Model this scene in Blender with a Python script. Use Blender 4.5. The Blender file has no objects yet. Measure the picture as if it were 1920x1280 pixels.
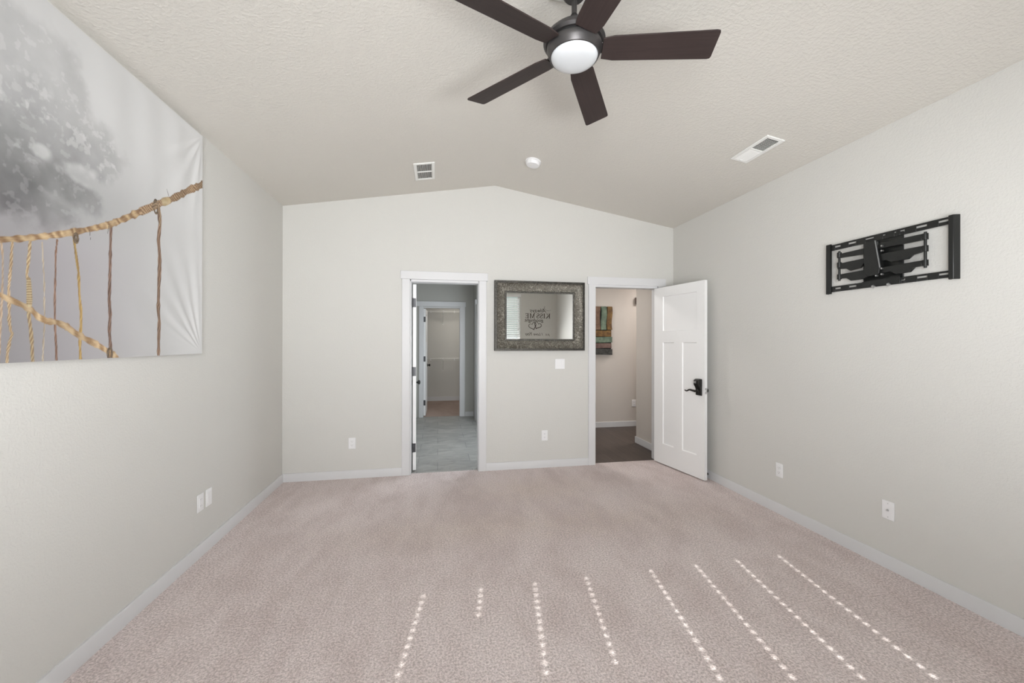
import bpy, bmesh, math, random
import numpy as np
from mathutils import Vector, Matrix
random.seed(7); rng = np.random.default_rng(7)
SC = bpy.context.scene
COL = SC.collection
PI = math.pi
R = math.radians

# ------------------------------------------------------------------ camera
W0, H0, FPX = 1920, 1280, 754.75
YAW, PITCH, ROLL, CAMH = .1822, .0013, .0016, 1.4084
cd = bpy.data.cameras.new('camera'); cam = bpy.data.objects.new('camera', cd); COL.objects.link(cam)
cd.sensor_width = 36; cd.lens = 36 * FPX / W0; cd.clip_start = .02; cd.clip_end = 200
_r = Vector((math.cos(YAW), -math.sin(YAW), 0))
_f = Vector((math.sin(YAW) * math.cos(PITCH), math.cos(YAW) * math.cos(PITCH), math.sin(PITCH)))
_u = _r.cross(_f)
_r2 = _r * math.cos(ROLL) + _u * math.sin(ROLL); _u2 = -_r * math.sin(ROLL) + _u * math.cos(ROLL)
cam.matrix_world = Matrix(((_r2.x, _u2.x, -_f.x, 0), (_r2.y, _u2.y, -_f.y, 0), (_r2.z, _u2.z, -_f.z, CAMH), (0, 0, 0, 1)))
SC.camera = cam

# ------------------------------------------------------------------ room numbers (metres, camera stands at x = y = 0)
XL, XR, YB, YN = -1.534, 2.771, 4.3905, -.47          # left, right, far and near walls
ZE, XRG, ZRG = 2.771, .6185, 3.1285                   # eaves height, ridge x, ridge height
SLOPE = (ZRG - ZE) / (XRG - XL); SA = math.atan(SLOPE)
WT = .115
D1 = (-.2777, .4335); D2 = (1.783, 2.56); DT = 2.045  # door openings
WIN = [(-.69, .57), (.70, 1.895)]; WZ = (.62, 2.53)   # windows of the near wall
def ceil_z(x): return ZE + SLOPE * (x - XL if x < XRG else XR - x)

# ------------------------------------------------------------------ light and exposure
SC.view_settings.view_transform = 'Standard'; SC.view_settings.look = 'None'
SC.view_settings.gamma = 1; SC.view_settings.use_curve_mapping = False
SC.view_settings.exposure = -0.05
SC.cycles.max_bounces = 16; SC.cycles.diffuse_bounces = 12; SC.cycles.glossy_bounces = 6
SC.cycles.transparent_max_bounces = 16; SC.cycles.sample_clamp_indirect = 4; SC.cycles.caustics_reflective = False; SC.cycles.caustics_refractive = False
wd = bpy.data.worlds.new('daylight'); SC.world = wd; wd.use_nodes = True
wd.node_tree.nodes['Background'].inputs[0].default_value = (.70, .80, .78, 1)
wd.node_tree.nodes['Background'].inputs[1].default_value = .75
def lamp(name, kind, loc, energy, color=(1, 1, 1), direction=None, **kw):
    l = bpy.data.lights.new(name, kind); l.energy = energy; l.color = color
    for k, v in kw.items(): setattr(l, k, v)
    o = bpy.data.objects.new(name, l); COL.objects.link(o); o.location = loc
    if direction: o.rotation_euler = Vector(direction).to_track_quat('-Z', 'Y').to_euler()
    return o
SUN_AZ, SUN_EL = R(9.3), R(40)
lamp('sun', 'SUN', (-2, -8, 8), 9.5, (1, .975, .96),
     (math.sin(SUN_AZ) * math.cos(SUN_EL), math.cos(SUN_AZ) * math.cos(SUN_EL), -math.sin(SUN_EL)), angle=R(.36))
for a, b in WIN[:1]:                                   # daylight arriving at the window beside the camera
    lamp('window_daylight', 'AREA', ((a + b) / 2, YN - .10, 1.575), 190, (.97, .985, 1), (0, 1, 0),
         shape='RECTANGLE', size=b - a - .06, size_y=WZ[1] - WZ[0] - .1)
lamp('window_daylight', 'AREA', ((WIN[1][0] + WIN[1][1]) / 2, YN - .10, 1.02), 86, (.97, .985, 1), (0, 1, 0),
     shape='RECTANGLE', size=1.12, size_y=.72)             # lower sash of the other window
lamp('bathroom_daylight', 'AREA', (1.10, 5.7, 1.3), 40, (.86, .94, 1), (-1, .1, -.25), shape='RECTANGLE', size=1.6, size_y=1.1)
lamp('closet_lamp', 'AREA', (.5, 8.7, 2.5), 12.5, (1, .94, .85), (0, .1, -1), shape='DISK', size=.35)
lamp('hallway_light', 'AREA', (3.9, 5.75, 2.54), 23, (1, .94, .90), (0, 0, -1), shape='DISK', size=.35)  # extra unseen light added past the corner, brightens only the back wall
lamp('hallway_light', 'AREA', (1.50, 5.35, 2.54), 18, (1, .96, .93), (0, 0, -1), shape='DISK', size=.35)

# ------------------------------------------------------------------ materials
def nodes(name):
    m = bpy.data.materials.new(name); m.use_nodes = True
    nt = m.node_tree; b = nt.nodes['Principled BSDF']
    return m, nt, b
def N(nt, t, **kw):
    n = nt.nodes.new(t)
    for k, v in kw.items():
        if k.startswith('i_'):
            key = k[2:]; n.inputs[int(key) if key.isdigit() else key.replace('_', ' ')].default_value = v
        else: setattr(n, k, v)
    return n
def srgb(r, g, b):
    f = lambda c: (c / 255 / 12.92) if c <= 10 else ((c / 255 + .055) / 1.055) ** 2.4
    return (f(r), f(g), f(b), 1)
def plain(name, col, rough=.5, metal=0, bump=0, bscale=200, spec=.5, coat=0):
    m, nt, b = nodes(name)
    b.inputs['Base Color'].default_value = col; b.inputs['Roughness'].default_value = rough
    b.inputs['Metallic'].default_value = metal; b.inputs['Specular IOR Level'].default_value = spec
    if coat: b.inputs['Coat Weight'].default_value = coat
    tc = N(nt, 'ShaderNodeTexCoord')
    no = N(nt, 'ShaderNodeTexNoise', i_Scale=bscale, i_Detail=2.0)
    nt.links.new(tc.outputs['Object'], no.inputs['Vector'])
    # small roughness variation keeps every surface procedural
    mr = N(nt, 'ShaderNodeMapRange', i_3=max(0, rough - .05), i_4=min(1, rough + .05))
    nt.links.new(no.outputs['Fac'], mr.inputs['Value']); nt.links.new(mr.outputs['Result'], b.inputs['Roughness'])
    if bump:
        bp = N(nt, 'ShaderNodeBump', i_Strength=bump, i_Distance=.002)
        nt.links.new(no.outputs['Fac'], bp.inputs['Height']); nt.links.new(bp.outputs['Normal'], b.inputs['Normal'])
    return m
def plaster(name, col, scale, strength, dist, stretch=(1, 1, 1), rough=.75):
    m, nt, b = nodes(name)
    b.inputs['Base Color'].default_value = col; b.inputs['Roughness'].default_value = rough
    b.inputs['Specular IOR Level'].default_value = .3
    tc = N(nt, 'ShaderNodeTexCoord'); mp = N(nt, 'ShaderNodeMapping'); mp.inputs['Scale'].default_value = stretch
    no = N(nt, 'ShaderNodeTexNoise', i_Scale=scale, i_Detail=3.0, i_Roughness=.55)
    rp = N(nt, 'ShaderNodeValToRGB'); rp.color_ramp.elements[0].position = .42; rp.color_ramp.elements[1].position = .62
    bp = N(nt, 'ShaderNodeBump', i_Strength=strength, i_Distance=dist)
    L = nt.links.new
    L(tc.outputs['Object'], mp.inputs['Vector']); L(mp.outputs['Vector'], no.inputs['Vector']); L(no.outputs['Fac'], rp.inputs['Fac'])
    L(rp.outputs['Color'], bp.inputs['Height']); L(bp.outputs['Normal'], b.inputs['Normal'])
    return m
M = {}
M['wall'] = plaster('greige wall paint', (.605, .598, .572, 1), 90, .25, .002)
M['ceiling'] = plaster('textured ceiling paint', (.635, .613, .57, 1), 62, .30, .0035)
M['bathwall'] = plaster('grey bathroom paint', (.45, .445, .42, 1), 90, .2, .002)
M['hallwall'] = plaster('hall paint', (.56, .52, .48, 1), 90, .2, .002)
M['trim'] = plain('white trim paint', (.64, .64, .65, 1), .38, spec=.4)
M['door'] = plain('white door paint', (.84, .84, .84, 1), .42, bump=.03, bscale=60)
M['plastic'] = plain('white plastic', (.80, .80, .81, 1), .35)
M['plastic_grey'] = plain('slot grey plastic', (.20, .20, .21, 1), .5)
M['dark_bronze'] = plain('oil rubbed bronze', (.028, .026, .024, 1), .42, .6)
M['hinge'] = plain('dark hinge steel', (.06, .06, .065, 1), .42, .5)
M['fan_metal'] = plain('brushed bronze grey fan housing', (.085, .08, .08, 1), .38, .75)
M['fan_gap'] = plain('black fan gap', (.01, .01, .01, 1), .6)
M['globe'] = plain('frosted white glass', (.62, .64, .66, 1), .3)
M['mount'] = plain('black powder coated steel', (.011, .0115, .011, 1), .32, .0, spec=.4)
M['edge_highlight'] = plain('painted edge highlight', (.42, .43, .44, 1), .35, .8)
M['bolt'] = plain('zinc bolt', (.5, .5, .5, 1), .3, .9)
M['white_metal'] = plain('white enamel metal', (.80, .80, .78, 1), .4)
M['dark_duct'] = plain('dark sheet for duct shade', (.05, .05, .05, 1), .8)
M['slat'] = plain('white faux wood slat', (.84, .85, .85, 1), .45)
M['cord'] = plain('white cord', (.8, .8, .78, 1), .8)
M['rubber'] = plain('black rubber', (.012, .012, .012, 1), .6)
M['vinyl_text'] = plain('dark brown vinyl lettering', (.05, .035, .025, 1), .5)
M['brass_dark'] = plain('brown plastic', (.12, .07, .045, 1), .5)
M['steel'] = plain('satin nickel', (.6, .6, .6, 1), .3, .9)
M['silver'] = plain('mirror silver', (.93, .94, .93, 1), .0, 1.0)
M['silver'].node_tree.nodes['Principled BSDF'].inputs['Roughness'].default_value = .004
for l in list(M['silver'].node_tree.links):
    if l.to_socket.name == 'Roughness': M['silver'].node_tree.links.remove(l)

def glass_mat():
    m = bpy.data.materials.new('window glass'); m.use_nodes = True; nt = m.node_tree; nt.nodes.clear()
    o = N(nt, 'ShaderNodeOutputMaterial'); t = N(nt, 'ShaderNodeBsdfTransparent'); g = N(nt, 'ShaderNodeBsdfGlossy')
    g.inputs['Roughness'].default_value = .02; t.inputs[0].default_value = (.95, .97, .96, 1)
    lw = N(nt, 'ShaderNodeFresnel', i_IOR=1.45); mx = N(nt, 'ShaderNodeMixShader')
    L = nt.links.new; L(lw.outputs[0], mx.inputs[0]); L(t.outputs[0], mx.inputs[1]); L(g.outputs[0], mx.inputs[2]); L(mx.outputs[0], o.inputs[0])
    return m
M['glass'] = glass_mat()

def carpet_mat(name, c1, c2, c3, patches=True):
    m, nt, b = nodes(name); L = nt.links.new
    b.inputs['Roughness'].default_value = .95; b.inputs['Specular IOR Level'].default_value = .1
    tc = N(nt, 'ShaderNodeTexCoord')
    fine = N(nt, 'ShaderNodeTexNoise', i_Scale=95.0, i_Detail=4.0, i_Roughness=.7)
    vor = N(nt, 'ShaderNodeTexVoronoi', i_Scale=170.0)
    big = N(nt, 'ShaderNodeTexNoise', i_Scale=2.2, i_Detail=3.0, i_Roughness=.6, i_Distortion=.4)
    mid = N(nt, 'ShaderNodeTexNoise', i_Scale=9.0, i_Detail=3.0, i_Roughness=.6)
    mp = N(nt, 'ShaderNodeMapping'); mp.inputs['Scale'].default_value = (1.0, .45, 1); mp.inputs['Rotation'].default_value = (0, 0, -.25)
    L(tc.outputs['Object'], mp.inputs['Vector'])
    for n in (fine, vor): L(tc.outputs['Object'], n.inputs['Vector'])
    for n in (big, mid): L(mp.outputs['Vector'], n.inputs['Vector'])
    r1 = N(nt, 'ShaderNodeValToRGB'); r1.color_ramp.elements[0].position = .40; r1.color_ramp.elements[1].position = .60
    r1.color_ramp.elements[0].color = c1; r1.color_ramp.elements[1].color = c2
    L(fine.outputs['Fac'], r1.inputs['Fac'])
    mr = N(nt, 'ShaderNodeMapRange', i_1=.42, i_2=.60, i_3=0.0, i_4=.65)
    ad = N(nt, 'ShaderNodeMath', operation='MULTIPLY_ADD', i_1=.6); L(big.outputs['Fac'], ad.inputs[0])
    sc2 = N(nt, 'ShaderNodeMath', operation='MULTIPLY', i_1=.4); L(mid.outputs['Fac'], sc2.inputs[0]); L(sc2.outputs[0], ad.inputs[2])
    L(ad.outputs[0], mr.inputs['Value'])
    mx = N(nt, 'ShaderNodeMix', data_type='RGBA', blend_type='MULTIPLY')
    L(mr.outputs['Result'], mx.inputs['Factor']); L(r1.outputs['Color'], mx.inputs['A']); mx.inputs['B'].default_value = c3
    out = mx.outputs['Result']
    if patches:                                     # worn brownish traffic patches in front of the two doors
        for (px, py, sx, sy, amt) in ((.92, 3.75, .75, .42, .55), (.35, 3.05, 1.3, .35, .45), (1.75, 3.0, .9, .45, .3)):
            sb = N(nt, 'ShaderNodeVectorMath', operation='SUBTRACT'); sb.inputs[1].default_value = (px, py, 0)
            L(tc.outputs['Object'], sb.inputs[0])
            ml = N(nt, 'ShaderNodeVectorMath', operation='MULTIPLY'); ml.inputs[1].default_value = (1 / sx, 1 / sy, 0); L(sb.outputs[0], ml.inputs[0])
            ln = N(nt, 'ShaderNodeVectorMath', operation='LENGTH'); L(ml.outputs[0], ln.inputs[0])
            dn = N(nt, 'ShaderNodeMath', operation='MULTIPLY_ADD', i_1=1.6); L(mid.outputs['Fac'], dn.inputs[0]); L(ln.outputs['Value'], dn.inputs[2])
            m2 = N(nt, 'ShaderNodeMapRange', i_1=1.9, i_2=.9, i_3=0.0, i_4=amt); L(dn.outputs[0], m2.inputs['Value'])
            x2 = N(nt, 'ShaderNodeMix', data_type='RGBA', blend_type='MULTIPLY'); x2.inputs['B'].default_value = (.90, .87, .80, 1)
            L(m2.outputs['Result'], x2.inputs['Factor']); L(out, x2.inputs['A']); out = x2.outputs['Result']
    L(out, b.inputs['Base Color'])
    am = N(nt, 'ShaderNodeMath', operation='ADD'); L(fine.outputs['Fac'], am.inputs[0])
    v2 = N(nt, 'ShaderNodeMath', operation='MULTIPLY', i_1=.5); L(vor.outputs['Distance'], v2.inputs[0]); L(v2.outputs[0], am.inputs[1])
    bp = N(nt, 'ShaderNodeBump', i_Strength=.7, i_Distance=.009); L(am.outputs[0], bp.inputs['Height']); L(bp.outputs['Normal'], b.inputs['Normal'])
    return m
M['carpet'] = carpet_mat('pinkish beige carpet', (.55, .475, .46, 1), (.90, .805, .79, 1), (.80, .765, .755, 1))
M['closet_carpet'] = carpet_mat('closet carpet', (.30, .23, .20, 1), (.50, .40, .36, 1), (.85, .82, .8, 1), False)

def plank_mat(name, cols, length, width, rough, grain, along='Y', mortar=(.02, .015, .012, 1), msize=.002):
    m, nt, b = nodes(name); L = nt.links.new
    tc = N(nt, 'ShaderNodeTexCoord'); mp = N(nt, 'ShaderNodeMapping')
    if along == 'Y': mp.inputs['Rotation'].default_value = (0, 0, PI / 2)
    L(tc.outputs['Object'], mp.inputs['Vector'])
    br = N(nt, 'ShaderNodeTexBrick', offset=.37, i_Scale=1.0)
    br.inputs['Brick Width'].default_value = length; br.inputs['Row Height'].default_value = width
    br.inputs['Mortar Size'].default_value = msize; br.inputs['Bias'].default_value = 0
    br.inputs['Color1'].default_value = cols[0]; br.inputs['Color2'].default_value = cols[1]; br.inputs['Mortar'].default_value = mortar
    L(mp.outputs['Vector'], br.inputs['Vector'])
    m2 = N(nt, 'ShaderNodeMapping'); m2.inputs['Scale'].default_value = grain; L(mp.outputs['Vector'], m2.inputs['Vector'])
    no = N(nt, 'ShaderNodeTexNoise', i_Scale=3.0, i_Detail=4.0, i_Roughness=.6, i_Distortion=.6); L(m2.outputs['Vector'], no.inputs['Vector'])
    rp = N(nt, 'ShaderNodeValToRGB'); rp.color_ramp.elements[0].position = .3; rp.color_ramp.elements[1].position = .75
    rp.color_ramp.elements[0].color = (.72, .72, .72, 1); rp.color_ramp.elements[1].color = (1.2, 1.2, 1.2, 1); L(no.outputs['Fac'], rp.inputs['Fac'])
    mx = N(nt, 'ShaderNodeMix', data_type='RGBA', blend_type='MULTIPLY'); mx.inputs['Factor'].default_value = 1
    L(br.outputs['Color'], mx.inputs['A']); L(rp.outputs['Color'], mx.inputs['B']); L(mx.outputs['Result'], b.inputs['Base Color'])
    b.inputs['Roughness'].default_value = rough; b.inputs['Specular IOR Level'].default_value = .4
    return m
M['hall_floor'] = plank_mat('dark wood plank floor', ((.060, .042, .034, 1), (.085, .062, .052, 1)), 1.2, .13, .42, (1, 14, 1))
M['bath_floor'] = plank_mat('grey stone look tile', ((.31, .305, .29, 1), (.38, .375, .355, 1)), .6, .3, .38, (1.5, 2.5, 1), 'X', (.17, .17, .17, 1), .003)

def blade_mat():
    m, nt, b = nodes('dark walnut fan blade'); L = nt.links.new
    tc = N(nt, 'ShaderNodeTexCoord'); mp = N(nt, 'ShaderNodeMapping'); mp.inputs['Scale'].default_value = (2, 40, 1)
    L(tc.outputs['Object'], mp.inputs['Vector'])
    no = N(nt, 'ShaderNodeTexNoise', i_Scale=2.0, i_Detail=4.0, i_Distortion=.3); L(mp.outputs['Vector'], no.inputs['Vector'])
    rp = N(nt, 'ShaderNodeValToRGB'); rp.color_ramp.elements[0].color = (.020, .0145, .0135, 1); rp.color_ramp.elements[1].color = (.046, .032, .030, 1)
    L(no.outputs['Fac'], rp.inputs['Fac']); L(rp.outputs['Color'], b.inputs['Base Color'])
    b.inputs['Roughness'].default_value = .48; b.inputs['Specular IOR Level'].default_value = .2
    return m
M['blade'] = blade_mat()

def pewter_mat(orn):
    m, nt, b = nodes('embossed pewter frame' if orn else 'plain pewter lip'); L = nt.links.new
    b.inputs['Roughness'].default_value = .42; b.inputs['Metallic'].default_value = .55
    tc = N(nt, 'ShaderNodeTexCoord')
    no = N(nt, 'ShaderNodeTexNoise', i_Scale=17.0, i_Detail=1.0, i_Distortion=2.6); L(tc.outputs['Object'], no.inputs['Vector'])
    wv = N(nt, 'ShaderNodeMath', operation='MULTIPLY', i_1=24.0); L(no.outputs['Fac'], wv.inputs[0])
    sn = N(nt, 'ShaderNodeMath', operation='SINE'); L(wv.outputs[0], sn.inputs[0])
    mr = N(nt, 'ShaderNodeMapRange', i_1=-.2, i_2=.9, i_3=0.0, i_4=1.0); L(sn.outputs[0], mr.inputs['Value'])
    rp = N(nt, 'ShaderNodeValToRGB'); rp.color_ramp.elements[0].color = (.10, .09, .072, 1) if orn else (.045, .042, .036, 1); rp.color_ramp.elements[1].color = (.26, .245, .21, 1) if orn else (.10, .094, .08, 1)
    L(mr.outputs['Result'], rp.inputs['Fac']); L(rp.outputs['Color'], b.inputs['Base Color'])
    bp = N(nt, 'ShaderNodeBump', i_Strength=.8 if orn else .15, i_Distance=.004); L(mr.outputs['Result'], bp.inputs['Height']); L(bp.outputs['Normal'], b.inputs['Normal'])
    return m
M['pewter'] = pewter_mat(True); M['pewter_lip'] = pewter_mat(False)

def worn_mat(name, ca, cb, sc=14):
    m, nt, b = nodes(name); L = nt.links.new
    tc = N(nt, 'ShaderNodeTexCoord'); no = N(nt, 'ShaderNodeTexNoise', i_Scale=sc, i_Detail=5.0, i_Roughness=.65); L(tc.outputs['Object'], no.inputs['Vector'])
    rp = N(nt, 'ShaderNodeValToRGB'); rp.color_ramp.elements[0].position = .36; rp.color_ramp.elements[1].position = .66
    rp.color_ramp.elements[0].color = ca; rp.color_ramp.elements[1].color = cb
    L(no.outputs['Fac'], rp.inputs['Fac']); L(rp.outputs['Color'], b.inputs['Base Color']); b.inputs['Roughness'].default_value = .55
    bp = N(nt, 'ShaderNodeBump', i_Strength=.4, i_Distance=.004); L(no.outputs['Fac'], bp.inputs['Height']); L(bp.outputs['Normal'], b.inputs['Normal'])
    return m
M['art_tan'] = worn_mat('worn tan board', (.10, .055, .035, 1), (.21, .125, .08, 1))
M['art_green'] = worn_mat('worn green board', (.075, .11, .08, 1), (.18, .24, .17, 1))
M['art_ochre'] = worn_mat('worn ochre board', (.085, .04, .012, 1), (.22, .12, .03, 1))
M['art_mauve'] = worn_mat('worn mauve board', (.10, .058, .05, 1), (.18, .115, .095, 1))
M['art_char'] = worn_mat('worn charcoal board', (.018, .018, .017, 1), (.07, .07, .064, 1), 30)
M['art_back'] = plain('black art backing', (.012, .011, .010, 1), .7)

# ------------------------------------------------------------------ mesh building
class MB:
    """collects shapes, then links them as ONE mesh object"""
    def __init__(s): s.v = []; s.f = []; s.sm = []
    def add(s, vs, fs, smooth=False, mat=None):
        n = len(s.v)
        if mat is not None: vs = [tuple(mat @ Vector(p)) for p in vs]
        s.v += [tuple(p) for p in vs]; s.f += [tuple(n + i for i in f) for f in fs]; s.sm += [smooth] * len(fs)
        return s
    def box(s, x0, x1, y0, y1, z0, z1, mat=None):
        v = [(x, y, z) for x in (x0, x1) for y in (y0, y1) for z in (z0, z1)]
        return s.add(v, [(0, 1, 3, 2), (4, 6, 7, 5), (0, 4, 5, 1), (2, 3, 7, 6), (0, 2, 6, 4), (1, 5, 7, 3)], False, mat)
    def prism(s, poly, a, b, axis='y', mat=None, smooth=False):
        """polygon in the two other axes, pushed from a to b along axis"""
        def P(u, w, t): return {'y': (u, t, w), 'x': (t, u, w), 'z': (u, w, t)}[axis]
        n = len(poly); vs = [P(u, w, a) for u, w in poly] + [P(u, w, b) for u, w in poly]
        fs = [tuple(range(n)), tuple(range(2 * n - 1, n - 1, -1))]
        s.add(vs, fs, False, mat)
        base = len(s.v) - 2 * n
        for i in range(n):
            j = (i + 1) % n; s.f.append((base + i, base + n + i, base + n + j, base + j)); s.sm.append(smooth)
        return s
    def lathe(s, prof, seg=40, mat=None, axis='z'):
        vs = []; fs = []; n = len(prof)
        for k in range(seg):
            c, q = math.cos(2 * PI * k / seg), math.sin(2 * PI * k / seg)
            for r, z in prof:
                vs.append({'z': (r * c, r * q, z), 'y': (r * c, z, r * q), 'x': (z, r * c, r * q)}[axis])
        for k in range(seg):
            k2 = (k + 1) % seg
            for i in range(n - 1): fs.append((k * n + i, k2 * n + i, k2 * n + i + 1, k * n + i + 1))
        return s.add(vs, fs, True, mat)
    def cyl(s, p0, p1, r, seg=12, r1=None): return s.tube([p0, p1], [r, r if r1 is None else r1], seg)
    def tube(s, pts, rad, seg=10):
        pts = [Vector(p) for p in pts]
        if not hasattr(rad, '__len__'): rad = [rad] * len(pts)
        vs = []; fs = []; up = None
        for i, p in enumerate(pts):
            t = (pts[min(i + 1, len(pts) - 1)] - pts[max(i - 1, 0)]).normalized()
            if up is None: up = Vector((0, 0, 1)) if abs(t.z) < .9 else Vector((1, 0, 0))
            a = t.cross(up).normalized(); bb = a.cross(t).normalized(); up = bb
            for k in range(seg):
                q = 2 * PI * k / seg; vs.append(tuple(p + (a * math.cos(q) + bb * math.sin(q)) * rad[i]))
        for i in range(len(pts) - 1):
            for k in range(seg):
                k2 = (k + 1) % seg; fs.append((i * seg + k, i * seg + k2, (i + 1) * seg + k2, (i + 1) * seg + k))
        fs.append(tuple(range(seg - 1, -1, -1))); fs.append(tuple((len(pts) - 1) * seg + k for k in range(seg)))
        return s.add(vs, fs, True)
    def build(s, name, mat, parent=None, bevel=0, label=None):
        me = bpy.data.meshes.new(name); me.from_pydata(s.v, [], s.f)
        bm = bmesh.new(); bm.from_mesh(me); bmesh.ops.recalc_face_normals(bm, faces=bm.faces[:]); bm.to_mesh(me); bm.free()
        me.polygons.foreach_set('use_smooth', s.sm); me.materials.append(mat)
        try: me.set_sharp_from_angle(angle=R(38))
        except Exception: pass
        o = bpy.data.objects.new(name, me); COL.objects.link(o)
        if parent is not None: o.parent = parent
        if bevel:
            md = o.modifiers.new('bevel', 'BEVEL'); md.width = bevel; md.segments = 2; md.limit_method = 'ANGLE'; md.angle_limit = R(40)
        if label: o['label'] = label
        return o
def tag(o, label, cat, group=None):
    o['label'] = label; o['category'] = cat
    if group: o['group'] = group
    return o
def thing(name, label, cat, loc=(0, 0, 0), rot=(0, 0, 0), group=None):
    o = bpy.data.objects.new(name, None); COL.objects.link(o); o.location = loc; o.rotation_euler = rot
    o.empty_display_size = .1
    return tag(o, label, cat, group)
def struct(o, label=None, cat=None):
    o['kind'] = 'structure'
    if label: o['label'] = label
    if cat: o['category'] = cat
    return o
FAR, RIGHT, LEFT, NEAR = (0, 0, 0), (0, 0, -PI / 2), (0, 0, PI / 2), (0, 0, PI)   # local x runs along the wall, -y into the room

# ------------------------------------------------------------------ room shell
o = MB().box(XL - .1, XR + .1, YN - .14, YB + .045, -.12, 0).build('floor', M['carpet']); struct(o, 'pinkish beige cut pile carpet of the bedroom', 'floor')
b = MB()
b.prism([(XL - .1, ceil_z(XL) - .1 * SLOPE), (XRG, ZRG), (XR + .1, ZE - .1 * SLOPE), (XR + .1, ZE + .15), (XRG, ZRG + .15), (XL - .1, ZE + .15)], YN - .14, YB + WT, 'y')
o = b.build('ceiling', M['ceiling']); struct(o, 'low vaulted bedroom ceiling with knockdown texture', 'ceiling')
gable = [(XL, 0), (D1[0] - .019, 0), (D1[0] - .019, DT + .019), (D1[1] + .019, DT + .019), (D1[1] + .019, 0), (D2[0] - .019, 0), (D2[0] - .019, DT + .019), (D2[1] + .019, DT + .019),
         (D2[1] + .019, 0), (XR, 0), (XR, ZE), (XRG, ZRG), (XL, ZE)]
o = MB().prism(gable, YB, YB + WT, 'y').build('wall_far', M['wall']); struct(o, 'greige gable wall holding two doorways and the mirror', 'wall')
o = MB().box(XL - .1, XL, YN - .14, YB + WT, -.1, ZE).build('wall_left', M['wall']); struct(o, 'greige left wall behind the canvas print', 'wall')
o = MB().box(XR, XR + .1, YN - .14, YB + WT, -.1, ZE).build('wall_right', M['wall']); struct(o, 'greige right wall carrying the TV bracket', 'wall')
b = MB(); y0, y1 = YN - .14, YN; xs = [XL, WIN[0][0], WIN[0][1], WIN[1][0], WIN[1][1], XR]
for i in (0, 2, 4):
    x0, x1 = xs[i], xs[i + 1]
    top = [(x1, ceil_z(x1)), (x0, ceil_z(x0))]
    b.prism([(x0, 0), (x1, 0)] + ([(x1, ceil_z(x1)), (XRG, ZRG), (x0, ceil_z(x0))] if x0 < XRG < x1 else top), y0, y1, 'y')
for x0, x1 in WIN:
    b.box(x0, x1, y0, y1, 0, WZ[0])
    b.prism([(x0, WZ[1]), (x1, WZ[1]), (x1, ceil_z(x1)), (x0, ceil_z(x0))], y0, y1, 'y')
o = b.build('wall_near', M['wall']); struct(o, 'greige window wall opposite the doors', 'wall')

# baseboards
BB = [(0, 0), (.014, 0), (.014, .072), (.009, .083), (0, .083)]          # profile: out of the wall, up
def baseboard(name, runs, label):
    b = MB()
    for (w, a0, a1, at) in runs:
        if w == 'far': b.prism([(at - u, z) for u, z in BB], a0, a1, 'x')
        if w == 'near': b.prism([(at + u, z) for u, z in BB], a0, a1, 'x')
        if w == 'left': b.prism([(at + u, z) for u, z in BB], a0, a1, 'y')
        if w == 'right': b.prism([(at - u, z) for u, z in BB], a0, a1, 'y')
    o = b.build(name, M['trim']); return struct(o, label, 'baseboard')
CX = dict(a=-.372, b=-.290, c=.441, d=.523, e=1.700, f=1.782, g=2.566, h=2.648)
baseboard('baseboard_far', [('far', XL + .0005, CX['a'] - .0005, YB), ('far', CX['d'] + .0005, CX['e'] - .0005, YB), ('far', CX['h'] + .0005, XR - .0145, YB)], 'white baseboard along the far wall between the doors')
baseboard('baseboard_left', [('left', YN, YB - .0145, XL)], 'white baseboard along the left wall')
baseboard('baseboard_right', [('right', YN, YB, XR)], 'white baseboard along the right wall')
baseboard('baseboard_near', [('near', XL + .0145, XR - .0145, YN)], 'white baseboard under the windows')

# door casings and jambs
def casing(name, xa, xb, xc, xd, label, jamb):
    b = MB(); y = YB
    for p, q in ((xa, xb), (xc, xd)): b.box(p, q, y - .018, y, 0, 2.072)
    b.box(xa - .014, xd + .014, y - .022, y, 2.072, 2.158)
    b.box(jamb[0] - .019, jamb[0], y - .001, y + WT + .001, 0, DT + .019); b.box(jamb[1], jamb[1] + .019, y - .001, y + WT + .001, 0, DT + .019)
    b.box(jamb[0], jamb[1], y - .001, y + WT + .001, DT, DT + .019)
    b.box(xb, jamb[0], y - .006, y, 0, 2.072); b.box(jamb[1], xc, y - .006, y, 0, 2.072); b.box(xb, xc, y - .006, y, DT + .004, 2.072)
    for p, q in ((xa, xb), (xc, xd)): b.box(p, q, y + WT, y + WT + .018, 0, 2.072)
    b.box(xa - .014, xd + .014, y + WT, y + WT + .022, 2.072, 2.158)
    o = b.build(name, M['trim'], bevel=.0025); return struct(o, label, 'door casing')
casing('trim_1', CX['a'], CX['b'], CX['c'], CX['d'], 'white flat casing around the bathroom doorway', D1)
casing('trim_2', CX['e'], CX['f'], CX['g'], CX['h'], 'white flat casing around the hallway doorway', D2)

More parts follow.
